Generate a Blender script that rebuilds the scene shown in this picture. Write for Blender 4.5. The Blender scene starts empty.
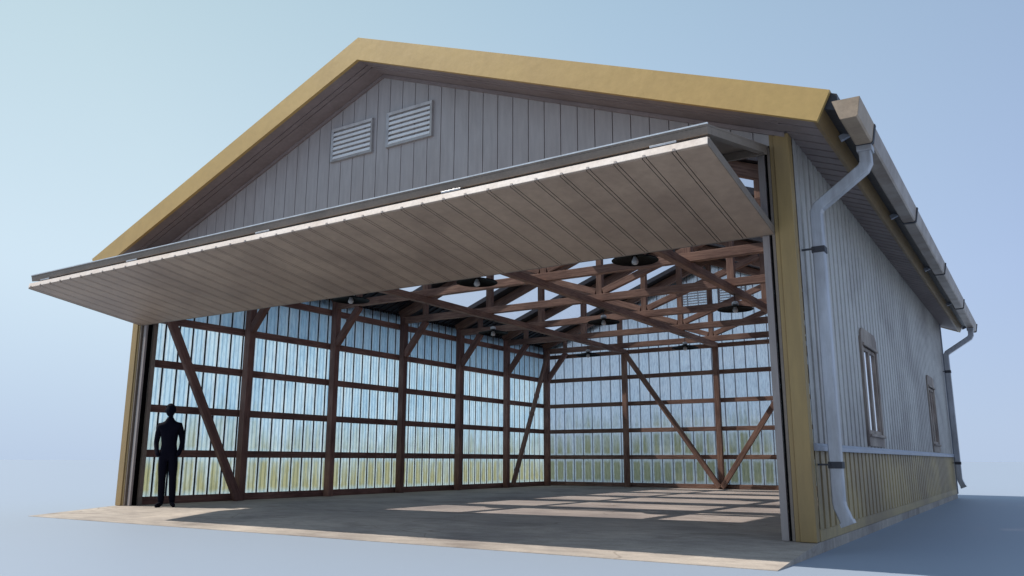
import bpy, bmesh, math, random
from mathutils import Vector, Matrix
random.seed(7)
S = bpy.context.scene
COL = S.collection

# ------------------------------------------------------------------ helpers
def lin(r, g, b):
    f = lambda c: (c/255/12.92 if c/255 <= .04045 else ((c/255+.055)/1.055)**2.4)
    return (f(r), f(g), f(b), 1)

class MB:
    """collects faces with a material index, then links them as one mesh object"""
    def __init__(self): self.v, self.f, self.m, self.map = [], [], [], {}
    def vert(self, p):
        k = (round(p[0], 5), round(p[1], 5), round(p[2], 5))
        if k not in self.map: self.map[k] = len(self.v); self.v.append(k)
        return self.map[k]
    def face(self, pts, m=0):
        ids = []
        for p in pts:
            i = self.vert(p)
            if i not in ids: ids.append(i)
        if len(ids) > 2: self.f.append(ids); self.m.append(m)
    def box(self, a, b, m=0):
        x0, y0, z0 = a; x1, y1, z1 = b
        P = [(x, y, z) for z in (z0, z1) for y in (y0, y1) for x in (x0, x1)]
        for q in ((0,2,3,1),(4,5,7,6),(0,1,5,4),(2,6,7,3),(0,4,6,2),(1,3,7,5)):
            self.face([P[i] for i in q], m)
    def prism(self, poly, off, m=0):
        """poly: 3D outline, swept along vector off"""
        n = len(poly); q = [tuple(p[i]+off[i] for i in range(3)) for p in poly]
        self.face(list(reversed(poly)), m); self.face(q, m)
        for i in range(n):
            j = (i+1) % n
            self.face([poly[i], poly[j], q[j], q[i]], m)
    def lathe(self, prof, n=24, m=0, c=(0,0,0)):
        """prof: list of (radius, z)"""
        ring = lambda r, z: [(c[0]+r*math.cos(2*math.pi*k/n), c[1]+r*math.sin(2*math.pi*k/n), c[2]+z) for k in range(n)]
        R = [ring(max(r, 1e-4), z) for r, z in prof]
        for a, b in zip(R, R[1:]):
            for k in range(n):
                self.face([a[k], a[(k+1)%n], b[(k+1)%n], b[k]], m)
    def tube(self, path, hw, hh, m=0, up=(0,1,0)):
        """rectangular tube along a path lying in a plane with normal up; hw across the plane, hh in it"""
        up = Vector(up); P = [Vector(p) for p in path]; rings = []
        for i, p in enumerate(P):
            d0 = (P[i]-P[i-1]).normalized() if i else (P[1]-P[0]).normalized()
            d1 = (P[i+1]-P[i]).normalized() if i < len(P)-1 else d0
            t = (d0+d1).normalized(); s = t.cross(up).normalized()
            k = 1/max(.5, t.dot(d1))
            rings.append([tuple(p+s*hh*k*a+up*hw*b) for a, b in ((1,1),(-1,1),(-1,-1),(1,-1))])
        for a, b in zip(rings, rings[1:]):
            for k in range(4): self.face([a[k], a[(k+1)%4], b[(k+1)%4], b[k]], m)
        self.face(list(reversed(rings[0])), m); self.face(rings[-1], m)
    def build(self, name, mats, parent=None, smooth=False, bevel=0, fix=True):
        me = bpy.data.meshes.new(name)
        me.from_pydata(self.v, [], self.f)
        for i, k in enumerate(self.m): me.polygons[i].material_index = k
        for x in (mats if isinstance(mats, (list, tuple)) else [mats]): me.materials.append(x)
        if fix:
            bm = bmesh.new(); bm.from_mesh(me)
            bmesh.ops.recalc_face_normals(bm, faces=bm.faces); bm.to_mesh(me); bm.free()
        if smooth:
            for p in me.polygons: p.use_smooth = True
        o = bpy.data.objects.new(name, me); COL.objects.link(o)
        if parent: o.parent = parent
        if bevel:
            b = o.modifiers.new('edge', 'BEVEL'); b.width = bevel; b.segments = 2; b.limit_method = 'ANGLE'
        return o

def tag(o, label=None, cat=None, group=None, kind=None):
    if label: o['label'] = label
    if cat: o['category'] = cat
    if group: o['group'] = group
    if kind: o['kind'] = kind
    return o

def empty(name, loc=(0,0,0), parent=None):
    o = bpy.data.objects.new(name, None); COL.objects.link(o); o.location = loc
    o.empty_display_size = .2
    if parent: o.parent = parent
    return o

def copy_tree(o, parent=None):
    c = o.copy(); COL.objects.link(c)
    if parent is not None: c.parent = parent
    for ch in [x for x in list(bpy.data.objects) if x.parent == o]: copy_tree(ch, c)
    return c

def timber(name, parent, p0, p1, w, d, mat, side=(0,1,0), bevel=.006):
    """a sawn beam from p0 to p1; w along `side`, d across it; grain runs along local Z"""
    p0, p1 = Vector(p0), Vector(p1); z = (p1-p0); L = z.length; z.normalize()
    x = Vector(side); x = (x - z*x.dot(z)).normalized(); y = z.cross(x)
    b = MB(); b.box((-w/2, -d/2, 0), (w/2, d/2, L))
    o = b.build(name, mat, parent, bevel=bevel)
    M = Matrix((x, y, z)).transposed().to_4x4(); M.translation = p0
    o.matrix_local = M
    return o

# ------------------------------------------------------------------ materials
class N:
    def __init__(self, name, world=False):
        self.m = bpy.data.materials.new(name); self.m.use_nodes = True
        self.t = self.m.node_tree; self.t.nodes.clear()
        self.out = self.n('ShaderNodeOutputMaterial')
    def n(self, k, **kw):
        x = self.t.nodes.new(k)
        for a, b in kw.items(): setattr(x, a, b)
        return x
    def l(self, a, b): self.t.links.new(a, b)
    def sock(self, node, name, val):
        if hasattr(val, 'is_linked') or isinstance(val, bpy.types.NodeSocket): self.l(val, node.inputs[name])
        else: node.inputs[name].default_value = val
    def coord(self, scale=(1,1,1), kind='Object', loc=(0,0,0)):
        tc = self.n('ShaderNodeTexCoord'); mp = self.n('ShaderNodeMapping')
        self.l(tc.outputs[kind], mp.inputs['Vector']); mp.inputs['Scale'].default_value = scale
        mp.inputs['Location'].default_value = loc
        return mp.outputs[0]
    def noise(self, vec, scale=5, detail=6, rough=.55, dist=0):
        x = self.n('ShaderNodeTexNoise'); self.l(vec, x.inputs['Vector'])
        x.inputs['Scale'].default_value = scale; x.inputs['Detail'].default_value = detail
        x.inputs['Roughness'].default_value = rough; x.inputs['Distortion'].default_value = dist
        return x.outputs['Fac']
    def ramp(self, fac, stops):
        x = self.n('ShaderNodeValToRGB'); self.l(fac, x.inputs[0]); e = x.color_ramp.elements
        while len(e) < len(stops): e.new(.5)
        for i, (p, c) in enumerate(stops):
            e[i].position = p; e[i].color = c if len(c) == 4 else (*c, 1)
        return x.outputs[0]
    def mix(self, a, b, fac, mode='MIX'):
        x = self.n('ShaderNodeMix', data_type='RGBA', blend_type=mode)
        for s, v in ((x.inputs[0], fac), (x.inputs[6], a), (x.inputs[7], b)):
            if isinstance(v, bpy.types.NodeSocket): self.l(v, s)
            else: s.default_value = v if not (isinstance(v, tuple) and len(v) == 3) else (*v, 1)
        return x.outputs[2]
    def math(self, op, a, b=0., c=0., clamp=False):
        x = self.n('ShaderNodeMath', operation=op, use_clamp=clamp)
        for i, v in enumerate((a, b, c)):
            if isinstance(v, bpy.types.NodeSocket): self.l(v, x.inputs[i])
            else: x.inputs[i].default_value = v
        return x.outputs[0]
    def bump(self, h, strength=.3, dist=.02):
        x = self.n('ShaderNodeBump'); self.l(h, x.inputs['Height'])
        x.inputs['Strength'].default_value = strength; x.inputs['Distance'].default_value = dist
        return x.outputs[0]
    def pbr(self, color, rough=.6, metal=0., normal=None, spec=.5):
        x = self.n('ShaderNodeBsdfPrincipled')
        for s, v in (('Base Color', color), ('Roughness', rough), ('Metallic', metal), ('Specular IOR Level', spec)):
            if isinstance(v, bpy.types.NodeSocket): self.l(v, x.inputs[s])
            else: x.inputs[s].default_value = v if not (isinstance(v, tuple) and len(v) == 3) else (*v, 1)
        if normal: self.l(normal, x.inputs['Normal'])
        return x.outputs[0]
    def done(self, sh): self.l(sh, self.out.inputs[0]); return self.m
    def sep(self, vec):
        x = self.n('ShaderNodeSeparateXYZ'); self.l(vec, x.inputs[0]); return x.outputs

W, D = 12.234, 15.475
def m_wood(name, c1, c2, c3):
    a = N(name)
    oi = a.n('ShaderNodeObjectInfo'); tc = a.n('ShaderNodeTexCoord')
    add = a.n('ShaderNodeVectorMath', operation='ADD'); sc = a.n('ShaderNodeVectorMath', operation='SCALE')
    cmb = a.n('ShaderNodeCombineXYZ')
    for i in range(3): a.l(oi.outputs['Random'], cmb.inputs[i])
    a.l(cmb.outputs[0], sc.inputs[0]); sc.inputs['Scale'].default_value = 37
    a.l(tc.outputs['Object'], add.inputs[0]); a.l(sc.outputs[0], add.inputs[1])
    mp = a.n('ShaderNodeMapping'); mp.inputs['Scale'].default_value = (9, 9, .55); a.l(add.outputs[0], mp.inputs[0])
    g = a.noise(mp.outputs[0], 5, 8, .62, .4)
    mp2 = a.n('ShaderNodeMapping'); mp2.inputs['Scale'].default_value = (1, 1, .5); a.l(add.outputs[0], mp2.inputs[0])
    b = a.noise(mp2.outputs[0], 2.2, 4)
    col = a.ramp(g, [(.28, c1), (.5, c2), (.72, c3)])
    col = a.mix(col, a.ramp(b, [(.3, (.55, .5, .5)), (.7, (1.12, 1.08, 1.02))]), 1., 'MULTIPLY')
    v = a.math('MULTIPLY_ADD', oi.outputs['Random'], .35, .82)
    hsv = a.n('ShaderNodeHueSaturation'); a.l(col, hsv.inputs['Color']); a.l(v, hsv.inputs['Value'])
    return a.done(a.pbr(hsv.outputs[0], .72, 0, a.bump(g, .35, .01), .3))

WOOD = m_wood('frame_timber', (.140, .080, .063), (.265, .164, .125), (.39, .253, .192))
WOOD_RED = m_wood('post_timber', (.14, .074, .063), (.22, .122, .10), (.30, .17, .138))
WOOD_OLD = m_wood('weathered_window_wood', (.22, .18, .155), (.38, .325, .285), (.52, .455, .405))

def m_paint(name, base, dirt, amount=.5, rough=.5, scale=1., streak=False, spec=.5, metal=0., bump=.15, grain=.8):
    a = N(name)
    big = a.noise(a.coord((1, 1, .35 if streak else 1)), 1.3*scale, 7, .62)
    fine = a.noise(a.coord((1, 1, .12 if streak else 1)), 14*scale, 6, .6)
    f = a.math('MULTIPLY', a.ramp(big, [(.40, (0,0,0)), (.72, (1,1,1))]), amount)
    col = a.mix(base, dirt, f)
    col = a.mix(col, a.ramp(fine, [(.25, (.80,.80,.80)), (.75, (1.12,1.12,1.12))]), grain, 'MULTIPLY')
    r = a.math('MULTIPLY_ADD', fine, .25, rough-.12)
    return a.done(a.pbr(col, r, metal, a.bump(a.noise(a.coord(), 5*scale, 5), bump, .02), spec))

YELLOW = m_paint('yellow_paint', (.50, .322, .105), (.40, .25, .085), .6, .5, .8, grain=.35, bump=.22)
YELLOW_TRIM = m_paint('yellow_trim_paint', (.335, .222, .085), (.20, .125, .058), .55, .5, 1.1, True)
BROWN_EAVE = m_paint('eave_paint', (.25, .155, .062), (.14, .09, .05), .6, .45, 1.3)
GABLE = m_paint('gable_paint', (.405, .368, .355), (.28, .235, .215), .45, .55, 1.2, True)
SOFFIT = m_paint('soffit_paint', (.27, .215, .205), (.17, .13, .12), .6, .6, 1.2)
DOOR_SKIN = m_paint('door_paint', (.385, .272, .195), (.235, .16, .118), .8, .55, .8)
DOOR_EDGE = m_paint('door_edge_paint', (.86, .74, .64), (.66, .50, .38), .6, .5, 2.)
DOOR_FRAME = m_paint('door_frame_steel', (.225, .178, .142), (.15, .118, .095), .6, .55, 2., spec=.3)
HIGHLIGHT_TRIM = m_paint('white_highlight', (.88, .87, .85), (.6, .57, .53), .6, .6, 6.)
JAMB = m_paint('jamb_steel', (.34, .29, .265), (.22, .18, .17), .6, .5, 1.5, True)
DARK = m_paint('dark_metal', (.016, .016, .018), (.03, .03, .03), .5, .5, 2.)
BLACK = m_paint('black_enamel', (.0015, .0015, .002), (.003, .003, .003), .5, .6, 3., spec=.08)
ROOF = m_paint('roof_metal', (.030, .030, .036), (.05, .045, .045), .6, .45, 1.2, metal=.3)
ZINC = m_paint('galvanised_steel', (.47, .475, .505), (.235, .215, .205), .75, .38, 2.2, True, metal=.45)
GUTTER_M = m_paint('gutter_metal', (.36, .30, .255), (.17, .11, .075), .85, .45, 1.8, metal=.2)
GUTTER_END = m_paint('gutter_end_metal', (.40, .30, .21), (.26, .18, .12), .7, .5, 2.5, metal=.2)
CLAMP = m_paint('clamp_steel', (.05, .05, .06), (.08, .062, .05), .5, .6, 4., spec=.25)
SLAT = m_paint('vent_slat_aluminium', (.90, .89, .88), (.7, .68, .66), .4, .45, 5., metal=.1)
VENT = m_paint('vent_aluminium', (.46, .435, .425), (.26, .235, .225), .55, .4, 5., metal=.35)
FLASH = m_paint('flashing_metal', (.34, .36, .42), (.22, .22, .25), .6, .45, 1.5, metal=.3)
CAP = m_paint('lamp_ceramic', (.84, .84, .82), (.45, .44, .42), .5, .35, 5.)

# far-wall cladding, made translucent to brighten it inside, dirty yellow-green near the ground
def m_sheet(name, pitch_axis, c1, c2, trans, pitch):
    a = N(name)
    v = a.coord(); s = a.sep(v)
    blot = a.noise(a.coord((1, 1, .55)), 1.5, 7, .62)
    cell = a.noise(a.coord((4 if pitch_axis == 'X' else .3, 4 if pitch_axis == 'Y' else .3, .22)), 2.0, 3)
    grit = a.noise(a.coord((1, 1, .16)), 30, 6, .7)
    h = a.math('MULTIPLY_ADD', s[2], -.50, 1.12 if pitch_axis == 'Y' else 1.40)                # stain thickest at the foot, gone by two metres
    f = a.math('ADD', h, a.math('MULTIPLY_ADD', blot, 1.1, -.62))
    f = a.math('ADD', f, a.math('MULTIPLY_ADD', cell, .9, -.5))
    # rain-washed margins: each pan stays clean beside its laps and just under and over the rails
    u = a.math('MODULO', a.math('DIVIDE', a.math('SUBTRACT', s[0 if pitch_axis == 'X' else 1], .03), pitch), 1.)
    eu = a.math('ABSOLUTE', a.math('SUBTRACT', u, .45))
    vz = a.math('MODULO', a.math('DIVIDE', a.math('ADD', s[2], .78), .85), 1.)
    ez = a.math('ABSOLUTE', a.math('SUBTRACT', vz, .5))
    wob = a.math('MULTIPLY_ADD', a.noise(a.coord(), 9, 4), .16, -.08)
    inu = a.ramp(a.math('ADD', eu, wob), [(.27, (1,1,1)), (.38, (0,0,0))])
    inz = a.ramp(a.math('ADD', ez, wob), [(.30, (1,1,1)), (.42, (0,0,0))])
    inside = a.math('MULTIPLY', inu, inz)
    f = a.math('MULTIPLY', a.ramp(f, [(.12, (0,0,0)), (.8, (1,1,1))]), a.math('MULTIPLY_ADD', inside, .62, .30))
    base = a.mix(c1, c2, a.ramp(blot, [(.35, (0,0,0)), (.65, (1,1,1))]))
    base = a.mix(base, (.92, .96, .98), a.math('MULTIPLY_ADD', inu, -.30, .30))
    col = a.mix(base, (.43, .41, .195), f)
    col = a.mix(col, a.ramp(grit, [(.32, (.55,.60,.66)), (.5, (.96,.97,.98)), (.68, (1.15,1.15,1.15))]), .75, 'MULTIPLY')
    d = a.n('ShaderNodeBsdfDiffuse'); t = a.n('ShaderNodeBsdfTranslucent'); g = a.n('ShaderNodeBsdfGlossy')
    a.l(col, d.inputs[0]); a.l(col, t.inputs[0]); g.inputs['Roughness'].default_value = .35
    g.inputs['Color'].default_value = (.9, .95, 1, 1)
    m1 = a.n('ShaderNodeMixShader'); m1.inputs[0].default_value = trans
    a.l(d.outputs[0], m1.inputs[1]); a.l(t.outputs[0], m1.inputs[2])
    m2 = a.n('ShaderNodeMixShader'); m2.inputs[0].default_value = .06
    a.l(m1.outputs[0], m2.inputs[1]); a.l(g.outputs[0], m2.inputs[2])
    return a.done(m2.outputs[0])
SHEET_L = m_sheet('translucent_sheet', 'Y', (.60, .78, .88), (.42, .64, .80), .60, (D-.03)/50)
SHEET_R = m_sheet('translucent_sheet_rear', 'X', (.93, .97, .98), (.85, .94, .98), .82, (W-.06)/35)

def m_cladding(name, base, dirt, z_edge, sgn, reach):
    """ribbed steel, stained: big worn patches, runs, and grime creeping from the flashing"""
    a = N(name)
    v = a.coord(); s = a.sep(v)
    big = a.noise(a.coord((1, .55, .8)), .75, 6, .6, .3)
    run = a.noise(a.coord((1, 3.2, .28)), 1.6, 6, .6)
    fine = a.noise(a.coord((1, 1, .5)), 26, 6, .7)
    d = a.math('MULTIPLY', a.math('SUBTRACT', s[2], z_edge), sgn/reach)
    edge = a.math('ADD', a.math('SUBTRACT', 1., d), a.math('MULTIPLY_ADD', run, 2.6, -1.9))
    f = a.math('MAXIMUM', a.ramp(big, [(.44, (0,0,0)), (.60, (.62,.62,.62))]), a.ramp(edge, [(.2, (0,0,0)), (.9, (.9,.9,.9))]))
    f = a.math('MAXIMUM', f, a.ramp(run, [(.52, (0,0,0)), (.75, (.6,.6,.6))]))
    col = a.mix(base, dirt, f)
    col = a.mix(col, a.ramp(fine, [(.25, (.78,.78,.78)), (.75, (1.14,1.14,1.14))]), .8, 'MULTIPLY')
    return a.done(a.pbr(col, .5, .12, a.bump(fine, .12, .01), .4))
CLAD = m_cladding('grey_steel_cladding', (.49, .462, .425), (.23, .195, .185), 1.0, 1, 1.0)
CLAD_LOW = m_cladding('yellow_steel_cladding', (.42, .305, .14), (.19, .13, .08), .93, -1, .55)

def m_concrete(name):
    a = N(name)
    big = a.noise(a.coord(), .55, 8, .62, .2); mid = a.noise(a.coord((1, 3, 1)), 2.6, 8, .65); fine = a.noise(a.coord(), 42, 6, .7)
    col = a.ramp(big, [(.3, (.25, .215, .195)), (.5, (.385, .333, .287)), (.7, (.50, .43, .362))])
    col = a.mix(col, a.ramp(mid, [(.3, (.66,.65,.66)), (.6, (1.08,1.08,1.08))]), .75, 'MULTIPLY')
    col = a.mix(col, a.ramp(fine, [(.3, (.82,.82,.82)), (.7, (1.12,1.12,1.12))]), .8, 'MULTIPLY')
    vo = a.n('ShaderNodeTexVoronoi', feature='DISTANCE_TO_EDGE')
    warp = a.n('ShaderNodeVectorMath', operation='ADD'); nz = a.n('ShaderNodeTexNoise'); nz.inputs['Scale'].default_value = 1.4
    a.l(a.coord(), nz.inputs['Vector']); a.l(a.coord(), warp.inputs[0]); a.l(nz.outputs['Color'], warp.inputs[1])
    a.l(warp.outputs[0], vo.inputs['Vector']); vo.inputs['Scale'].default_value = .42
    crack = a.ramp(vo.outputs['Distance'], [(.0, (.68,.66,.64)), (.010, (1,1,1))])
    gate = a.ramp(a.noise(a.coord(), .8, 3), [(.5, (0,0,0)), (.6, (1,1,1))])
    col = a.mix(col, a.mix(col, crack, 1., 'MULTIPLY'), gate)
    oil = a.ramp(a.noise(a.coord((1, 1.4, 1), loc=(3, 1, 0)), .9, 5, .5), [(.60, (1,1,1)), (.70, (.62,.6,.6))])
    col = a.mix(col, oil, .8, 'MULTIPLY')
    return a.done(a.pbr(col, .78, 0, a.bump(a.math('ADD', fine, mid), .25, .01), .3))
CONC = m_concrete('concrete')

def m_ground():
    a = N('pale_blue_ground')
    n = a.noise(a.coord(), .35, 5)
    col = a.mix(GROUND_A, GROUND_B, n)
    return a.done(a.pbr(col, .6, 0, None, .3))
GROUND_A, GROUND_B = (.278, .328, .402), (.285, .335, .41)
GROUND = m_ground()

def m_glass(name, tint, refl=.12, gcol=(1,1,1)):
    a = N(name)
    t = a.n('ShaderNodeBsdfTransparent'); t.inputs[0].default_value = (*tint, 1)
    g = a.n('ShaderNodeBsdfGlossy'); g.inputs['Roughness'].default_value = .06; g.inputs['Color'].default_value = (*gcol, 1)
    fr = a.n('ShaderNodeFresnel'); fr.inputs[0].default_value = 1.45
    f = a.math('MULTIPLY', fr.outputs[0], refl)
    m = a.n('ShaderNodeMixShader'); a.l(f, m.inputs[0]); a.l(t.outputs[0], m.inputs[1]); a.l(g.outputs[0], m.inputs[2])
    return a.done(m.outputs[0])
SKYPANE = m_glass('skylight_glazing', (.77, .755, .80), .06)
PANE = m_glass('dusty_window_glass', (.13, .095, .08), 2.3, (.92, .92, .93))
a = N('bulb_glass'); BULB = a.done(a.pbr((.55, .55, .56), .12, 0, None, .6))
a = N('dark_clothing'); CLOTH = a.done(a.pbr((.0042, .0042, .0105), .85, 0, None, .1))

# ------------------------------------------------------------------ dimensions (metres)
W, D = 12.234, 15.475
XR = W/2
SL = .388
zt = lambda x: 7.171 - SL*abs(x-XR)          # roof top line
zb = lambda x: 6.803 - SL*abs(x-XR)          # underside line of fascia and soffit
zi = lambda x: zt(x) - .14                   # underside of roof sheet inside
OV = .628
XEB, XET = .455, .606                        # eave overhang at fascia foot and head
POSTS = [.30, 2.46, 4.97, 7.47, 9.97, 12.46, 14.96]
GIRTS = [.07, .93, 1.77, 2.62, 3.48, 4.30]
SLAB = .11

# ------------------------------------------------------------------ setting
b = MB(); R = 4000.; n = 96
b.face([(R*math.cos(2*math.pi*k/n)+6, R*math.sin(2*math.pi*k/n)+6, -SLAB) for k in range(n)])
tag(b.build('ground', GROUND, fix=False), kind='structure')

b = MB()
A = 1.54
b.box((-.02, -.0, -SLAB-.06), (W+.02, D+.04, 0))
o = tag(b.build('floor', CONC), kind='structure')
b = MB()
b.prism([(-.02, 0, -.001), (-.02, -A, -SLAB+.006), (-.02, -A, -SLAB-.06), (-.02, 0, -SLAB-.06)], (W+.04, 0, 0))
tag(b.build('apron_ramp', CONC), kind='structure')

# ------------------------------------------------------------------ hangar
H = empty('hangar', (0, 0, 0))
tag(H, 'grey and yellow steel-clad hangar with its bifold door folded open', 'hangar')

# --- roof covering with skylight openings
def roof_slope(side):
    X = lambda x: x if side < 0 else W-x
    xs = [-.66, .05, .82, 5.5, XR]
    mids = [(p+q)/2 for p, q in zip(POSTS, POSTS[1:])]
    holes = [(m-.86, m+.86) for m in mids]
    y0, y1 = -.565, D+.565
    ribs = []; y = y0+.16
    while y < y1-.06: ribs.append((y, y+.045)); y += .245
    ys = sorted(set([y0, y1]+[round(v, 4) for r in ribs for v in r]+[round(v, 4) for h in holes for v in h]))
    b = MB()
    top = lambda x: zt(x) - .012
    def kind(i, y):
        if i == 2 and any(h[0] < y < h[1] for h in holes): return None
        return (.20 if i == 0 else .14) + (.03 if i == 1 and any(r[0] < y < r[1] for r in ribs) else 0)
    for i in range(4):
        xa, xb = xs[i], xs[i+1]
        for ya, yb in zip(ys, ys[1:]):
            d = kind(i, (ya+yb)/2)
            if d is None: continue
            th = d - (.13 if i == 0 and False else 0)
            T = [(X(xa), ya, top(X(xa))), (X(xb), ya, top(X(xb))), (X(xb), yb, top(X(xb))), (X(xa), yb, top(X(xa)))]
            Bt = [(p[0], p[1], zt(p[0])-th) for p in T]
            b.face(T); b.face(Bt[::-1])
        # faces across y
        for k, y in enumerate(ys):
            lo = kind(i, (ys[k-1]+y)/2) if k else None
            hi = kind(i, (ys[k+1]+y)/2) if k < len(ys)-1 else None
            if lo == hi: continue
            f = lambda d: .012 if d is None else d
            a0, a1 = sorted((f(lo), f(hi)))
            b.face([(X(xa), y, zt(X(xa))-a0), (X(xb), y, zt(X(xb))-a0), (X(xb), y, zt(X(xb))-a1), (X(xa), y, zt(X(xa))-a1)])
    for i, x in enumerate(xs[:-1]):
        for ya, yb in zip(ys, ys[1:]):
            lo = kind(i-1, (ya+yb)/2) if i else None
            hi = kind(i, (ya+yb)/2)
            if lo == hi: continue
            f = lambda d: .012 if d is None else d
            a0, a1 = sorted((f(lo), f(hi)))
            xx = X(x)
            b.face([(xx, ya, zt(xx)-a0), (xx, yb, zt(xx)-a0), (xx, yb, zt(xx)-a1), (xx, ya, zt(xx)-a1)])
    o = b.build('roof_slope', ROOF, H)
    for h in holes:
        g = MB(); xa, xb = X(.82), X(5.5)
        g.face([(xa, h[0], zt(xa)-.07), (xb, h[0], zt(xb)-.07), (xb, h[1], zt(xb)-.07), (xa, h[1], zt(xa)-.07)])
        g.build('skylight', SKYPANE, o)
roof_slope(-1); roof_slope(1)

# --- barge boards (front and rear) and eave boards
for y in (-OV, D+OV-.055):
    for s in (-1, 1):
        X = (lambda x: x) if s < 0 else (lambda x: W-x)
        b = MB()
        poly = [(X(-XET), y, zt(-XET)), (X(-XEB), y, zb(-XEB)), (XR, y, zb(XR)), (XR, y, zt(XR))]
        b.prism(poly, (0, .055, 0))
        b.build('barge_board', YELLOW, H)
for s in (-1, 1):
    X = (lambda x: x) if s < 0 else (lambda x: W-x)
    b = MB()
    y0 = -OV+.058
    b.prism([(X(-XEB), y0, zb(-XEB)), (X(-XET), y0, zt(-XET)-.003), (X(-XET+.045), y0, zt(-XET)+.02-.003), (X(-XEB+.045), y0, zb(-XEB)+.02)], (0, D+2*OV-.116, 0))
    b.build('eave_board', BROWN_EAVE, H)

# --- soffits: eave soffit boarded across, rake soffit boarded along the slope
for s in (-1, 1):
    X = (lambda x: x) if s < 0 else (lambda x: W-x)
    b = MB(); xa, xb = -XEB+.05, -.0
    y = -OV+.06; pit = .265
    ys = [y]
    while ys[-1]+pit < D+OV-.06: ys.append(ys[-1]+pit)
    ys.append(D+OV-.06)
    for ya, yb in zip(ys, ys[1:]):
        g = .052
        if yb-ya < .05: continue
        P = lambda x, y, dz: (X(x), y, zb(x)+.012+dz)
        b.face([P(xa, ya, 0), P(xb, ya, 0), P(xb, yb-g, 0), P(xa, yb-g, 0)])
        b.face([P(xa, yb-g, 0), P(xb, yb-g, 0), P(xb, yb-g, .06), P(xa, yb-g, .06)])
        b.face([P(xa, yb-g, .06), P(xb, yb-g, .06), P(xb, yb, .06), P(xa, yb, .06)], 1)  # near-black groove bottoms: shade of the gaps put into the colour
        b.face([P(xa, yb, .06), P(xb, yb, .06), P(xb, yb, 0), P(xa, yb, 0)])
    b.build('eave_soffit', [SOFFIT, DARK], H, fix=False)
    for (fy0, fy1) in ((-OV+.055, 0), (D, D+OV-.055)):
        b = MB()
        cuts = [0, .16, .18, .30, .32, 1.] if False else None
        w = fy1-fy0
        prof = [(0, 0), (.17, 0), (.17, .02), (.19, .02), (.19, 0), (.27, 0), (.27, .02), (.29, .02), (.29, 0), (w, 0)]
        for (ta, da), (tb, db) in zip(prof, prof[1:]):
            ya, yb = fy0+ta, fy0+tb
            b.face([(X(0), ya, zb(0)+.012+da), (XR, ya, zb(XR)+.012+da), (XR, yb, zb(XR)+.012+db), (X(0), yb, zb(0)+.012+db)])
        b.build('rake_soffit', SOFFIT, H, fix=False)
        b = MB()   # dark moulding where soffit meets wall
        yy = -.035 if fy0 < 0 else D+.001
        b.prism([(X(.02), yy, zb(.02)-.045), (XR, yy, zb(XR)-.045), (XR, yy, zb(XR)+.008), (X(.02), yy, zb(.02)+.008)], (0, .034, 0))
        b.build('soffit_moulding', SOFFIT, H)

# --- gable wall (front) with standing-seam boards
ZH = 4.335
def seam_wall(yface, sgn, z0, mat, name, pitch=.2545, phase=7.28, top=zi, x0=.0, x1=W, parent=H):
    b = MB(); g = .013; dep = .022*sgn
    xs = []; k = math.ceil((x0-phase)/pitch)
    while phase+k*pitch < x1: xs.append(phase+k*pitch); k += 1
    edges = [x0]+[x for x in xs if x0+.03 < x < x1-.03]+[x1]
    def strip(xa, xb, y):
        z = lambda x: z0(x) if callable(z0) else z0
        if xa < XR < xb: b.face([(xa, y, z(xa)), (xb, y, z(xb)), (xb, y, top(xb)), (XR, y, top(XR)), (xa, y, top(xa))])
        else: b.face([(xa, y, z(xa)), (xb, y, z(xb)), (xb, y, top(xb)), (xa, y, top(xa))])
    for i, (xa, xb) in enumerate(zip(edges, edges[1:])):
        xb2 = xb-g if i < len(edges)-2 else xb
        strip(xa, xb2, yface)
        if xb2 != xb:
            strip(xb2, xb, yface+dep)
            for x in (xb2, xb):
                zz = z0(x) if callable(z0) else z0
                b.face([(x, yface, zz), (x, yface+dep, zz), (x, yface+dep, top(x)), (x, yface, top(x))])
    return b.build(name, mat, parent, fix=False)
seam_wall(0, 1, ZH, GABLE, 'gable_wall')
# inner lining boards of the front gable
seam_wall(.05, -1, ZH+.0, WOOD_OLD, 'gable_lining', .2545, 7.28, zi, .1, W-.1)

def vent(xa, xb, y, sgn, mat=VENT, frame=.05, fill=.56, backing=True):
    z0, z1 = 5.54, 6.12
    v = empty('vent', ((xa+xb)/2, y, z0), H)
    def loc(o): o.location = (-(xa+xb)/2, -y, -z0); return o
    o1, o2 = y-.045*sgn, y+.004*sgn
    b = MB()
    ya, yb = sorted((o1, o2)); f = frame
    # mitred frame, one closed ring
    ring = lambda yy, i: [(xa+i, yy, z0+i), (xb-i, yy, z0+i), (xb-i, yy, z1-i), (xa+i, yy, z1-i)]
    A0, A1, B0, B1 = ring(o1, .006), ring(o1+.012*sgn, f), ring(o2, 0), ring(o2, f)
    for k in range(4):
        j = (k+1) % 4
        b.face([A0[k], A0[j], A1[j], A1[k]]); b.face([A0[k], A0[j], B0[j], B0[k]]); b.face([A1[k], A1[j], B1[j], B1[k]])
    loc(b.build('vent_frame', mat, v))
    n = 6; hz = (z1-z0-2*f)/n
    for k in range(n):
        zz = z0+f+k*hz
        b = MB()
        b.prism([(xa+f, o1+.006*sgn, zz+.004), (xa+f, o1+.02*sgn, zz), (xa+f, o1+.034*sgn, zz+hz*fill), (xa+f, o1+.022*sgn, zz+hz*fill+.006)], (xb-xa-2*f, 0, 0))
        loc(b.build('slat', SLAT, v))
    if not backing: return
    b = MB(); yy = o2+.06*sgn
    b.face([(xa+f, yy, z0+f), (xb-f, yy, z0+f), (xb-f, yy, z1-f), (xa+f, yy, z1-f)])
    loc(b.build('black_backing', BLACK, v, fix=False))  # black sheet added behind the slats to darken the gaps
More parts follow.
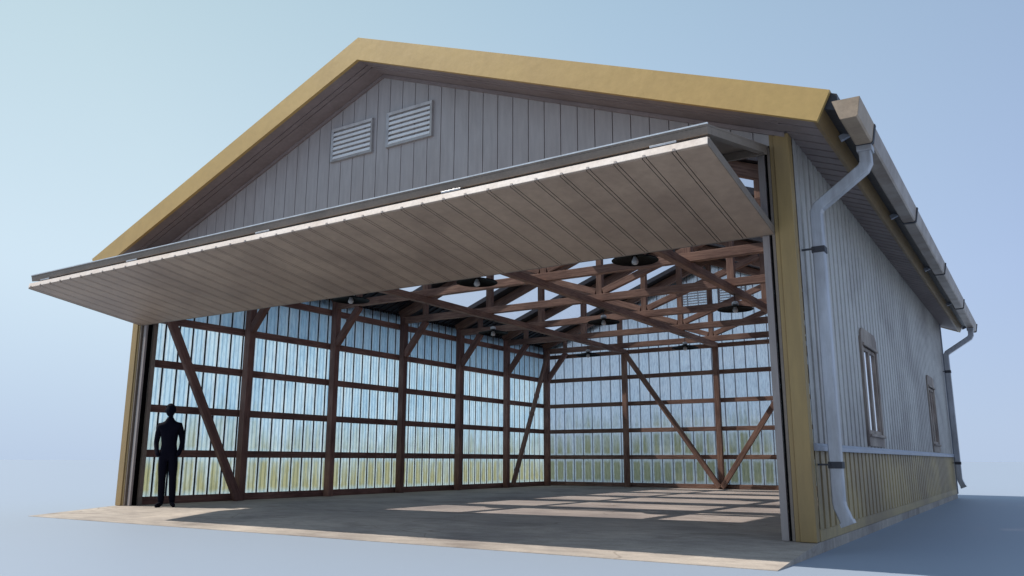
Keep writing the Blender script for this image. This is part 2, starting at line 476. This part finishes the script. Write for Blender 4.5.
vent(5.03, 5.94, 0, 1); vent(6.22, 7.135, 0, 1)

# --- left (far) side wall and rear wall of translucent sheet
def sheet_wall(axis, pitch, name, mat):
    b = MB(); g = .036 if axis == 'Y' else .026
    L = D-.03 if axis == 'Y' else W-.06; jd = .035 if axis == 'Y' else .012
    n = max(1, round(L/pitch)); p = L/n
    for k in range(n):
        a0 = .03+k*p; a1 = a0+p
        if axis == 'Y':
            P = lambda t, d, z: (.05-d, t, z); tops = lambda t: zi(0)
        else:
            P = lambda t, d, z: (t, D-.05+d, z); tops = lambda t: zi(t)
        q = (a1-a0-g)
        # pan with two shallow stiffening ribs, then the dark lap joint
        prof = [(0, 0), (q*.24, 0), (q*.30, .022), (q*.36, 0), (q*.64, 0), (q*.70, .022), (q*.76, 0), (q, 0)]
        for (ta, da), (tb, db) in zip(prof, prof[1:]):
            b.face([P(a0+ta, da, 0), P(a0+tb, db, 0), P(a0+tb, db, tops(a0+tb)), P(a0+ta, da, tops(a0+ta))], 0)
        t0, t1 = a0+q, a1
        for (ta, da, tb, db) in ((t0, 0, t0, jd), (t0, jd, t1, jd), (t1, jd, t1, 0)):
            b.face([P(ta, da, 0), P(tb, db, 0), P(tb, db, tops(tb)), P(ta, da, tops(ta))], 1)
    return b.build(name, [mat, DARK if axis == 'Y' else FLASH], H, fix=False)
sheet_wall('Y', .306, 'side_wall', SHEET_L)
sheet_wall('X', .35, 'rear_wall', SHEET_R)
vent(5.03, 5.94, D-.05, 1, fill=.45, backing=False); vent(6.22, 7.135, D-.05, 1, fill=.45, backing=False)

# --- right side wall, ribbed steel with window openings
WIN = [(3.30, 4.56), (11.0, 12.26)]
WZ0, WZ1 = 1.02, 2.69
def rib_profile(y0, y1, pitch=.265):
    out = []; y = y0
    while y < y1-1e-6:
        for t, d in ((0, .022), (.66, .022), (.73, -.028), (.93, -.028)):
            if y+t*pitch < y1: out.append((y+t*pitch, d))
        y += pitch
    out.append((y1, .022)); return out
def ribbed(z0, z1, mat, name, holes=()):
    b = MB(); pr = rib_profile(.13, D)
    for (ya, da), (yb, db) in zip(pr, pr[1:]):
        spans = [(z0, z1)]
        for h in holes:
            if h[0]+.04 < (ya+yb)/2 < h[1]-.04: spans = [(z0, WZ0+.06), (WZ1-.06, z1)]
        for u, v in spans:
            b.face([(W+da, ya, u), (W+db, yb, u), (W+db, yb, v), (W+da, ya, v)])
    return b.build(name, mat, H, fix=False)
ribbed(.985, zi(W), CLAD, 'side_wall', WIN)
ribbed(.115, .925, CLAD_LOW, 'wall_skirting')
b = MB(); b.box((W-.03, .12, 0.004), (W+.022, D, .118)); b.build('base_flashing', CLAD_LOW, H)
b = MB(); b.prism([(W-.02, .125, .922), (W+.075, .125, .922), (W+.075, .125, .965), (W+.045, .125, 1.0), (W-.02, .125, 1.0)], (0, D-.125+.02, 0))
b.build('wall_flashing', FLASH, H)
b = MB(); b.box((W-.02, D-.02, 0.002), (W+.045, D+.06, zb(W)+.01)); b.build('corner_trim', FLASH, H)

def window(ya, yb):
    w = empty('window', (W, (ya+yb)/2, WZ0), H)
    def loc(o): o.location = (-W, -(ya+yb)/2, -WZ0); return o
    x0, x1 = W-.03, W+.048; f = .12
    b = MB()      # casing: two jambs, foot board and a head board with rounded shoulders
    zt_, zr = WZ1, .16
    outer = [(ya, WZ0), (yb, WZ0), (yb, zt_-zr)] + [(yb-zr+zr*math.cos(t), zt_-zr+zr*math.sin(t)) for t in (math.pi/6, math.pi/3, math.pi/2)] \
        + [(ya+zr+zr*math.cos(t), zt_-zr+zr*math.sin(t)) for t in (math.pi/2, 2*math.pi/3, 5*math.pi/6)] + [(ya, zt_-zr)]
    iy0, iy1, iz0, iz1 = ya+f, yb-f, WZ0+.17, WZ1-.26
    inner = [(iy0, iz0), (iy1, iz0), (iy1, iz1)] + [(iy1, iz1)]*2 + [((iy0+iy1)/2+.1, iz1)] + [((iy0+iy1)/2-.1, iz1)] + [(iy0, iz1)]*2 + [(iy0, iz1)]
    n = len(outer)
    for k in range(n):
        j = (k+1) % n
        o_, p_, i_, q_ = outer[k], outer[j], inner[k], inner[j]
        b.face([(x1, *o_), (x1, *p_), (x1, *q_), (x1, *i_)])
        b.face([(x0, *o_), (x0, *p_), (x1, *p_), (x1, *o_)])
        b.face([(x0, *i_), (x0, *q_), (x1, *q_), (x1, *i_)])
    loc(b.build('casing', WOOD_OLD, w))
    b = MB(); b.box((W+.0, ya+.05, iz1+.0), (W+.075, yb-.05, iz1+.04)); loc(b.build('drip_board', WOOD_OLD, w, bevel=.006))
    b = MB(); b.box((W-.0, ya+.03, WZ0+.13), (W+.08, yb-.03, WZ0+.168)); loc(b.build('sill', WOOD_OLD, w, bevel=.006))
    mid = (iy0+iy1)/2
    for a0, a1 in ((iy0, mid), (mid, iy1)):
        b = MB(); s = .055; xf, xb_ = W+.03, W-.01
        ring = lambda x, i: [(x, a0+i, iz0+i), (x, a1-i, iz0+i), (x, a1-i, iz1-i), (x, a0+i, iz1-i)]
        F0, F1, B0, B1 = ring(xf, .002), ring(xf, s), ring(xb_, .002), ring(xb_, s)
        for k in range(4):
            j = (k+1) % 4
            b.face([F0[k], F0[j], F1[j], F1[k]]); b.face([F0[k], F0[j], B0[j], B0[k]]); b.face([F1[k], F1[j], B1[j], B1[k]])
        loc(b.build('sash', WOOD_OLD, w))
        b = MB(); b.face([(W+.01, a0+s-.004, iz0+s-.004), (W+.01, a1-s+.004, iz0+s-.004), (W+.01, a1-s+.004, iz1-s+.004), (W+.01, a0+s-.004, iz1-s+.004)])
        loc(b.build('pane', PANE, w, fix=False))
for q in WIN: window(*q)

# --- front corner trims and door guide rails
for s in (-1, 1):
    X = (lambda x: x) if s < 0 else (lambda x: W-x)
    def bx(b, xa, xb, ya, yb, z0, z1):
        xa, xb = sorted((X(xa), X(xb))); b.box((xa, ya, z0), (xb, yb, z1))
    b = MB(); bx(b, -.016, .15, -.03, .125, 0.003, zb(0)+.005); b.build('corner_trim', YELLOW_TRIM, H, bevel=.006)
    b = MB(); bx(b, .153, .20, -.012, .05, 0.003, zb(.18)+.005); b.build('trim_reveal', YELLOW_TRIM, H, bevel=.004)
    b = MB(); bx(b, .203, .235, -.006, .12, 0.003, ZH-.02); b.build('guide_rail', DOOR_FRAME, H, bevel=.003)
    b = MB(); bx(b, .2375, .272, .05, .20, 0.003, ZH-.02); b.build('guide_slot', BLACK, H)
    b = MB(); bx(b, .2745, .35, .02, .06, 0.003, ZH-.02); b.build('guide_rail', JAMB, H, bevel=.003)
    b = MB(); bx(b, .2375, .315, .21, .29, 0.003, ZH-.02); b.build('frame_post', DOOR_FRAME, H, bevel=.003)
b = MB(); b.box((.205, .052, ZH-.015), (W-.205, .20, ZH+.17)); b.build('door_header', DOOR_FRAME, H)

# --- bifold door
DY, XA, XB = -2.09, .214, W-.214
UB, UF, LF, LB = 4.335, 3.846, 3.712, 3.375
def slope_piece(xa, xb, t0, t1, y0, z0, y1, z1, d0, d1):
    """box between x=xa..xb on the line (y0,z0)-(y1,z1), from fraction t0..t1, offset d0..d1 across it (down is positive)"""
    dy, dz = y1-y0, z1-z0; L = math.hypot(dy, dz); ny, nz = (dz/L, -dy/L)
    if nz > 0: ny, nz = -ny, -nz
    pt = lambda t, d: (y0+dy*t+ny*d, z0+dz*t+nz*d)
    b = MB(); q = [pt(t0, d0), pt(t1, d0), pt(t1, d1), pt(t0, d1)]
    b.prism([(xa, *p) for p in q], (xb-xa, 0, 0)); return b
up = (0, UB, DY, UF)
u = slope_piece(XA, XB, .002, 1, *up, 0, .018).build('door_panel', DOOR_FRAME, H)
slope_piece(XA, XB, .955, .9995, *up, .019, .094).build('edge_rail', DOOR_FRAME, u, bevel=.004)
slope_piece(XA, XB, .04, .085, *up, .019, .105).build('edge_rail', DOOR_FRAME, u, bevel=.004)
for xa, xb in ((XA, XA+.075), (XB-.075, XB)):
    slope_piece(xa, xb, .087, .953, *up, .019, .094).build('stile', DOOR_FRAME, u, bevel=.004)
for k in range(1, 5):
    xc = XA+(XB-XA)*k/5
    slope_piece(xc-.03, xc+.03, .087, .953, *up, .019, .08).build('stile', DOOR_FRAME, u)
slope_piece(XA, XB, .988, 1.002, *up, -.014, -.001).build('highlight_strip', HIGHLIGHT_TRIM, u)  # white strip standing in for the sunlit highlight on the door lip
lo = (DY, LF, 0, LB)
# lower leaf: ribbed outer skin facing down
b = MB(); L0 = math.hypot(DY, LF-LB); dz = LB-LF; ny, nz = dz/L0, DY/L0     # normal pointing down
pt = lambda t, d: (DY*(1-t)+ny*d, LF+dz*t+nz*d)
th = .085
xs = []; x = 11.07-.3*36
while x < XB-.05:
    xs += [x, x+.042]; x += .3
gr = .0095
prof = [(XA, th)]
for x in xs:
    if x-.01 > XA: prof += [(x, th), (x, th-.02), (x+gr, th-.02), (x+gr, th)]
prof.append((XB, th))
for (x0, d0), (x1, d1) in zip(prof, prof[1:]):
    b.face([(x0, *pt(0, d0)), (x1, *pt(0, d1)), (x1, *pt(1, d1)), (x0, *pt(1, d0))], 0 if d0 == th == d1 else 1)  # groove faces take the darker steel colour to deepen their shade
    b.face([(x0, *pt(0, d0)), (x1, *pt(0, d1)), (x1, *pt(0, .05)), (x0, *pt(0, .05))], 0)
for x in (XA, XB):
    b.face([(x, *pt(0, th)), (x, *pt(1, th)), (x, *pt(1, .045)), (x, *pt(0, .045))], 0)
l = b.build('door_panel', [DOOR_SKIN, DOOR_FRAME], H, fix=False)
l['label'] = 'ribbed beige lower door leaf'
b = MB(); b.prism([(XA, *p) for p in (pt(-.006, 0), pt(.03, 0), pt(.03, .045), pt(0.0005, .045), pt(0.0005, th-.016), pt(-.006, th-.016))], (XB-XA, 0, 0))
b.build('edge_rail', DOOR_EDGE, l)
for x in xs[::2]:
    if XA+.03 < x < XB-.06:
        b = MB(); b.prism([(x+.012, *pt(-.0105, th-.030)), (x+.012, *pt(-.0062, th-.030)), (x+.012, *pt(-.0062, th-.006)), (x+.012, *pt(-.0105, th-.006))], (.026, 0, 0)); b.build('bolt', JAMB, l)
b = MB(); b.prism([(XA, *pt(.031, .0)), (XA, *pt(1, .0)), (XA, *pt(1, .0445)), (XA, *pt(.031, .0445))], (XB-XA, 0, 0))
b.build('backing_sheet', DOOR_FRAME, l)
for xa in (XA-.012, XB+.001):
    b = MB(); b.prism([(xa, *pt(0, .0)), (xa, *pt(1, .0)), (xa, *pt(1, th+.004)), (xa, *pt(0, th+.004))], (.011, 0, 0)); b.build('end_cap', DOOR_FRAME, l)
b = MB(); b.prism([(XA, *pt(1.001, .0)), (XA, *pt(1.012, .0)), (XA, *pt(1.012, th)), (XA, *pt(1.001, th))], (XB-XA, 0, 0)); b.build('edge_rail', DOOR_FRAME, l)
for hx in (.55, 2.98, 5.87, 8.95, 11.45):
    b = MB(); b.box((hx, DY-.014, 3.724), (hx+.27, DY-.004, 3.746)); b.build('hinge', ZINC, u, bevel=.003)

# ------------------------------------------------------------------ timber frame
for y in POSTS[1:]:
    timber('post', H, (.30, y, .002), (.30, y, 4.53), .15, .17, WOOD_RED)
    timber('post', H, (W-.30, y, .002), (W-.30, y, 4.53), .15, .17, WOOD_RED)
for z in GIRTS:
    timber('girt', H, (.125, .13, z), (.125, D-.16, z), .14, .085, WOOD_RED, side=(0, 0, 1))
    timber('girt', H, (W-.125, .21, z), (W-.125, D-.16, z), .14, .085, WOOD_RED, side=(0, 0, 1))
    timber('girt', H, (.17, D-.12, z), (W-.17, D-.12, z), .13, .085, WOOD, side=(0, 0, 1))
for x in (3.06, 6.117, 9.174):
    timber('post', H, (x, D-.24, .002), (x, D-.24, 4.235), .16, .14, WOOD, side=(1, 0, 0))
    timber('longitudinal_beam', H, (x, .22, 4.305), (x, D-.17, 4.305), .14, .145, WOOD, side=(1, 0, 0))
# diagonal wall braces
timber('brace', H, (.445, .30, 3.72), (.445, 2.32, .02), .16, .10, WOOD_RED, side=(0, 1, 0))
timber('brace', H, (.445, 14.82, 4.45), (.445, 12.60, .06), .13, .10, WOOD, side=(0, 1, 0))
timber('brace', H, (3.16, D-.37, 4.22), (6.10, D-.37, .05), .15, .10, WOOD, side=(1, 0, 0))
timber('brace', H, (9.07, D-.37, 4.22), (6.17, D-.37, .05), .15, .10, WOOD, side=(1, 0, 0))

# roof trusses
def truss(y):
    T = empty('truss', (0, y, 0), H)
    timber('bottom_chord', T, (.22, 0, 4.457), (W-.22, 0, 4.457), .135, .165, WOOD)
    for s in (-1, 1):
        X = (lambda x: x) if s < 0 else (lambda x: W-x)
        rz = lambda x: zi(x)-.125
        timber('rafter', T, (X(.18), 0, rz(.18)), (X(XR-.02), 0, rz(XR-.02)), .145, .21, WOOD)
        timber('vertical_web', T, (X(3.06), 0, 4.535), (X(3.06), 0, rz(3.06)-.10), .132, .15, WOOD)
        timber('short_web', T, (X(1.02), 0, 4.535), (X(1.02), 0, rz(1.02)-.10), .118, .11, WOOD)
        timber('diagonal_web', T, (X(XR-.09), .0, 4.60), (X(3.16), .0, rz(3.06)-.14), .115, .145, WOOD)
        timber('knee_brace', T, (X(.36), 0, 3.52), (X(1.05), 0, 4.37), .12, .15, WOOD_RED)
    timber('king_post', T, (XR, 0, 4.535), (XR, 0, zi(XR)-.2), .118, .14, WOOD)
    return T
T0 = truss(POSTS[0])
for y in POSTS[1:]:
    t = copy_tree(T0); t.location = (0, y, 0)

# ------------------------------------------------------------------ rainwater goods
GY0, GY1 = -OV+.01, D+OV-.02
prof = [(12.855, 4.430), (12.915, 4.235), (12.93, 4.225), (13.06, 4.225), (13.075, 4.24), (13.105, 4.425)]
b = MB()
def gutter_run(b, y0, y1, prof, cap0=False, cap1=False, t=.008):
    for (xa, za), (xb, zb_) in zip(prof, prof[1:]):
        b.face([(xa, y0, za), (xb, y0, zb_), (xb, y1, zb_), (xa, y1, za)])
    if cap0: b.face([(x, y0, z) for x, z in prof])
    if cap1: b.face([(x, y1, z) for x, z in prof])
gutter_run(b, .2, GY1, prof, False, True)
GU = b.build('gutter', GUTTER_M, H, fix=False)
sol = GU.modifiers.new('thick', 'SOLIDIFY'); sol.thickness = .006
b = MB(); grow = [(12.98+(x-12.98)*1.05, 4.32+(z-4.32)*1.03) for x, z in prof]
gutter_run(b, GY0, .198, grow, True, False); e = b.build('end_cap', GUTTER_END, GU, fix=False)
sol = e.modifiers.new('thick', 'SOLIDIFY'); sol.thickness = .006
for y in (.205, 3.75, 7.75, 11.85, 15.9):
    b = MB(); out = [(12.98+(x-12.98)*1.17, min(4.424, 4.32+(z-4.32)*1.15)) for x, z in prof]; inn = [(12.98+(x-12.98)*1.03, 4.32+(z-4.32)*1.03) for x, z in prof]
    for k in range(len(prof)-1):
        for P, Q in ((out[k], out[k+1]), (inn[k+1], inn[k])):
            b.face([(P[0], y, P[1]), (Q[0], y, Q[1]), (Q[0], y+.07, Q[1]), (P[0], y+.07, P[1])])
        for yy in (y, y+.07):
            b.face([(out[k][0], yy, out[k][1]), (out[k+1][0], yy, out[k+1][1]), (inn[k+1][0], yy, inn[k+1][1]), (inn[k][0], yy, inn[k][1])])
    b.build('strap', CLAMP, GU)
    b = MB(); b.prism([(12.745, y-.02, 4.36), (12.86, y-.02, 4.40), (12.875, y-.02, 4.345), (12.765, y-.02, 4.30)], (0, .05, 0)); b.build('gutter_bracket', FLASH, GU)

def downpipe(yc, dx=0.):
    hw = .062
    path = [(12.99, yc, 4.225), (12.99, yc, 4.03), (12.955, yc, 3.965), (12.455-dx, yc, 3.61), (12.425-dx, yc, 3.55), (12.425-dx, yc, .40), (12.435-dx, yc, .34), (12.455-dx, yc, .29), (12.495-dx, yc, .18)]
    b = MB(); b.tube(path, hw, hw, 0, (0, 1, 0))
    P = b.build('downpipe', ZINC, H, bevel=.012)
    b = MB(); b.box((12.91, yc-.085, 4.15), (13.07, yc+.085, 4.222)); b.build('outlet', ZINC, P, bevel=.008)
    for z in (3.08, .74):
        b = MB(); x0, x1 = 12.425-dx-hw-.008, 12.425-dx+hw+.01
        b.box((x0, yc-hw-.01, z), (x1, yc+hw+.01, z+.07)); b.build('clamp', CLAMP, P, bevel=.004)
        b = MB(); b.box((W+.0, yc-hw-.032, z+.03), (12.425-dx-hw+.02, yc-hw-.0105, z+.05)); b.build('wall_bracket', CLAMP, P)
    b = MB(); b.tube([(12.486-dx, yc, .205), (12.502-dx, yc, .166)], hw+.007, hw+.007, 0, (0, 1, 0)); b.build('collar', ZINC, P)
downpipe(.30); downpipe(D-.34, .055)

# ------------------------------------------------------------------ hanging lamps
def lamp():
    r = empty('pendant_lamp', (0, 0, 0))
    b = MB(); b.lathe([(.045, .105), (.075, .088), (.20, .062), (.355, .022), (.37, .008), (.365, .0), (.352, .012), (.20, .05), (.07, .07), (.045, .075)], 40)
    b.build('lamp_shade', BLACK, r, smooth=True)
    b = MB(); b.lathe([(.0, .185), (.035, .18), (.062, .165), (.07, .14), (.07, .1055), (.0, .1055)], 24); b.build('lamp_holder', CAP, r, smooth=True)
    b = MB(); b.lathe([(.0, -.065), (.022, -.062), (.045, -.045), (.056, -.015), (.050, .015), (.035, .04), (.028, .07), (.0, .07)], 20); b.build('bulb', BULB, r, smooth=True)
    b = MB(); b.lathe([(.0, .328), (.008, .328), (.008, .18), (.0, .18)], 8); b.build('cord', DARK, r)
    return r
L0_ = lamp()
rows = [(2.60, 'front'), (7.62, 'middle'), (12.7, 'back')]
cols = [(3.06, 'by the side wall'), (6.117, 'under the centre beam'), (9.174, 'towards the downpipe side')]
LBL = {(0,0): 'black pan-shaped pendant lamp tucked under the left part of the open door, nearest row',
       (0,1): 'black pan-shaped pendant lamp in the nearest row, middle of its three',
       (0,2): 'largest black pan-shaped pendant lamp, nearest row, rightmost, just below the open door',
       (1,0): 'black pan-shaped pendant lamp with white holder, left one of the middle row',
       (1,1): 'black pan-shaped pendant lamp with white holder, centre of the middle row',
       (1,2): 'black pan-shaped pendant lamp hanging in front of the rear louvred vents',
       (2,0): 'small far black pendant lamp, left of the two seen against the rear wall',
       (2,1): 'small far black pendant lamp beside the top of the middle rear post',
       (2,2): 'farthest black pendant lamp on the right, hidden behind the yellow door jamb'}
first = True
for i, (y, _) in enumerate(rows):
    for j, (x, _) in enumerate(cols):
        o = L0_ if first else copy_tree(L0_)
        first = False
        o.location = (x, y, 3.905)
        tag(o, LBL[(i, j)], 'lamp', 'pendant lamps under the roof beams')

# ------------------------------------------------------------------ the person in the doorway
def person():
    J = {   # name: (x, y, z, rx, ry); facing -Y
     'pelvis': (0, 0, .93, .165, .110), 'waist': (0, .0, 1.08, .138, .098), 'chest': (0, .01, 1.28, .185, .118), 'upper': (0, .015, 1.40, .165, .098),
     'neck0': (0, .01, 1.485, .088, .078), 'neck1': (0, -.005, 1.585, .070, .068)}
    for s, n in ((-1, 'r'), (1, 'l')):
        J.update({'hip'+n: (s*.085, 0, .86, .094, .105), 'thigh'+n: (s*.092, -.01, .70, .088, .096), 'knee'+n: (s*.096, -.015, .49, .070, .074), 'calf'+n: (s*.098, .01, .32, .066, .072),
                  'ankle'+n: (s*.100, .02, .11, .055, .062), 'heel'+n: (s*.102, .035, .05, .048, .046), 'ball'+n: (s*.136, -.10, .040, .050, .036), 'toe'+n: (s*.162, -.175, .032, .038, .028),
                  'sh'+n: (s*.172, .015, 1.405, .076, .078), 'uarm'+n: (s*.212, .03, 1.27, .058, .062), 'elb'+n: (s*.238, .05, 1.12, .047, .052), 'fore'+n: (s*.218, -.01, 1.00, .045, .046),
                  'wr'+n: (s*.196, -.055, .93, .042, .042), 'hand'+n: (s*.165, -.075, .87, .052, .040)})
    E = [('pelvis','waist'),('waist','chest'),('chest','upper'),('upper','neck0'),('neck0','neck1')]
    for n in 'rl':
        E += [('pelvis','hip'+n),('hip'+n,'thigh'+n),('thigh'+n,'knee'+n),('knee'+n,'calf'+n),('calf'+n,'ankle'+n),('ankle'+n,'heel'+n),('heel'+n,'ball'+n),('ball'+n,'toe'+n),
              ('upper','sh'+n),('sh'+n,'uarm'+n),('uarm'+n,'elb'+n),('elb'+n,'fore'+n),('fore'+n,'wr'+n),('wr'+n,'hand'+n)]
    K = list(J); me = bpy.data.meshes.new('person')
    me.from_pydata([J[k][:3] for k in K], [(K.index(a), K.index(c)) for a, c in E], [])
    o = bpy.data.objects.new('person', me); COL.objects.link(o)
    sk = o.modifiers.new('skin', 'SKIN'); sk.use_smooth_shade = True
    for i, k in enumerate(K):
        v = me.skin_vertices[0].data[i]; v.radius = (J[k][3], J[k][4]); v.use_root = (k == 'pelvis')
    ss = o.modifiers.new('sub', 'SUBSURF'); ss.levels = 2; ss.render_levels = 2
    dg = bpy.context.evaluated_depsgraph_get()
    m2 = bpy.data.meshes.new_from_object(o.evaluated_get(dg))
    # head joined to the same mesh
    bm = bmesh.new(); bm.from_mesh(m2)
    g = bmesh.ops.create_uvsphere(bm, u_segments=24, v_segments=18, radius=1)
    for v in g['verts']:
        x, y, z = v.co
        wx = .090*(1-.18*max(0, -z)**1.5); wy = .100*(1-.10*max(0, -z))
        yy = y*wy-(.012*max(0, -z) if y < 0 else 0)
        if y < -.85 and abs(x) < .25 and -.35 < z < .05: yy -= .022*(1-abs(x)/.25)     # nose
        if abs(x) > .9 and abs(y) < .3 and abs(z) < .3: wx *= 1.13                        # ears
        v.co = (x*wx, yy-.012, 1.682+z*.118)
    bm.to_mesh(m2); bm.free()
    o.modifiers.clear(); o.data = m2
    for p in m2.polygons: p.use_smooth = True
    m2.materials.clear(); m2.materials.append(CLOTH)
    # cropped hair
    bm = bmesh.new(); g = bmesh.ops.create_uvsphere(bm, u_segments=24, v_segments=16, radius=1)
    for v in g['verts']:
        x, y, z = v.co
        v.co = (x*.097, y*.107-.004, 1.694+z*.117)
    bmesh.ops.delete(bm, geom=[v for v in bm.verts if (v.co.y < .0 and v.co.z < 1.735-(v.co.y+.0)*.2) or v.co.z < 1.655], context='VERTS')
    hm = bpy.data.meshes.new('hair'); bm.to_mesh(hm); bm.free()
    hm.materials.append(CLOTH)
    h = bpy.data.objects.new('hair', hm); COL.objects.link(h); h.parent = o
    return o
pr = person()
pr.location = (1.16, .20, .0)
pr.scale = (.92, .96, 1)
pr.rotation_euler = (0, math.radians(-2.0), math.radians(48))
tag(pr, 'man in dark clothes standing hands in pockets inside the doorway', 'person')

# ------------------------------------------------------------------ light
SX, SY = .77, .265                              # shadow run per metre of height
sun_el = math.atan2(1, math.hypot(SX, SY))
sd = bpy.data.lights.new('sun', 'SUN'); sd.energy = 5.0; sd.angle = math.radians(.5); sd.color = (1, .94, .85)
so = bpy.data.objects.new('sun', sd); COL.objects.link(so)
so.rotation_euler = Vector((SX, SY, -1)).to_track_quat('-Z', 'Y').to_euler()
so.location = (-20, -8, 30)

w = bpy.data.worlds.new('World'); S.world = w; w.use_nodes = True
t = w.node_tree; t.nodes.clear()
nn = lambda k, **kw: (lambda x: ([setattr(x, a, c) for a, c in kw.items()], x)[1])(t.nodes.new(k))
out = nn('ShaderNodeOutputWorld')
sky = nn('ShaderNodeTexSky'); sky.sky_type = 'NISHITA'; sky.sun_disc = False
sky.sun_elevation = sun_el; sky.sun_rotation = math.atan2(-SX, -SY)
bg1 = nn('ShaderNodeBackground'); bg1.inputs[1].default_value = .07
t.links.new(sky.outputs[0], bg1.inputs[0])
tc = nn('ShaderNodeTexCoord'); sp = nn('ShaderNodeSeparateXYZ'); t.links.new(tc.outputs['Generated'], sp.inputs[0])
mr = nn('ShaderNodeMapRange'); mr.inputs[1].default_value = .05; mr.inputs[2].default_value = -.80
t.links.new(sp.outputs[0], mr.inputs[0])
def ramp(fac, stops):
    x = nn('ShaderNodeValToRGB'); t.links.new(fac, x.inputs[0]); e = x.color_ramp.elements
    while len(e) < len(stops): e.new(.5)
    for i, (p, c) in enumerate(stops): e[i].position = p; e[i].color = c
    return x.outputs[0]
high = ramp(mr.outputs[0], [(0, lin(170, 191, 227)), (.5, lin(188, 211, 238)), (1, lin(209, 229, 243))])
low = ramp(mr.outputs[0], [(0, lin(181, 199, 226)), (1, lin(184, 203, 229))])
zen = ramp(sp.outputs[2], [(.2, (1, 1, 1, 1)), (.52, (.79, .85, .82, 1))])          # duller overhead
zm = nn('ShaderNodeMapRange', interpolation_type='SMOOTHSTEP'); zm.inputs[1].default_value = -.03; zm.inputs[2].default_value = .24
t.links.new(sp.outputs[2], zm.inputs[0])
hz = nn('ShaderNodeMix', data_type='RGBA'); t.links.new(zm.outputs[0], hz.inputs[0]); t.links.new(low, hz.inputs[6]); t.links.new(high, hz.inputs[7])
mx = nn('ShaderNodeMix', data_type='RGBA', blend_type='MULTIPLY'); mx.inputs[0].default_value = 1
t.links.new(hz.outputs[2], mx.inputs[6]); t.links.new(zen, mx.inputs[7])
bg2 = nn('ShaderNodeBackground'); bg2.inputs[1].default_value = 1.07
t.links.new(mx.outputs[2], bg2.inputs[0])
ms = nn('ShaderNodeMixShader'); ms.inputs[0].default_value = .92
t.links.new(bg1.outputs[0], ms.inputs[1]); t.links.new(bg2.outputs[0], ms.inputs[2]); t.links.new(ms.outputs[0], out.inputs[0])

# ------------------------------------------------------------------ camera
yaw, pitch, roll, f = -.5735374, .2094156, .0023207, 811.81
cy, sy = math.cos(yaw), math.sin(yaw)
fw = Vector((sy*math.cos(pitch), cy*math.cos(pitch), math.sin(pitch)))
r = Vector((cy, -sy, 0)); u_ = r.cross(fw)
R_ = r*math.cos(roll)+u_*math.sin(roll); U_ = u_*math.cos(roll)-r*math.sin(roll)
cd = bpy.data.cameras.new('camera'); cam = bpy.data.objects.new('camera', cd); COL.objects.link(cam)
M = Matrix((R_, U_, -fw)).transposed().to_4x4(); M.translation = Vector((14.30372, -8.92337, .81393))
cam.matrix_world = M
cd.sensor_width = 36; cd.lens = f/1024*36; cd.clip_start = .05; cd.clip_end = 12000
S.camera = cam
S.render.resolution_x, S.render.resolution_y = 1024, 576

vs = S.view_settings
S.display_settings.display_device = 'sRGB'
vs.view_transform = 'Standard'; vs.look = 'None'; vs.exposure = 0; vs.gamma = 1; vs.use_curve_mapping = False
S.cycles.use_denoising = True
S.cycles.max_bounces = 10; S.cycles.diffuse_bounces = 5; S.cycles.transparent_max_bounces = 16
S.cycles.sample_clamp_indirect = 6
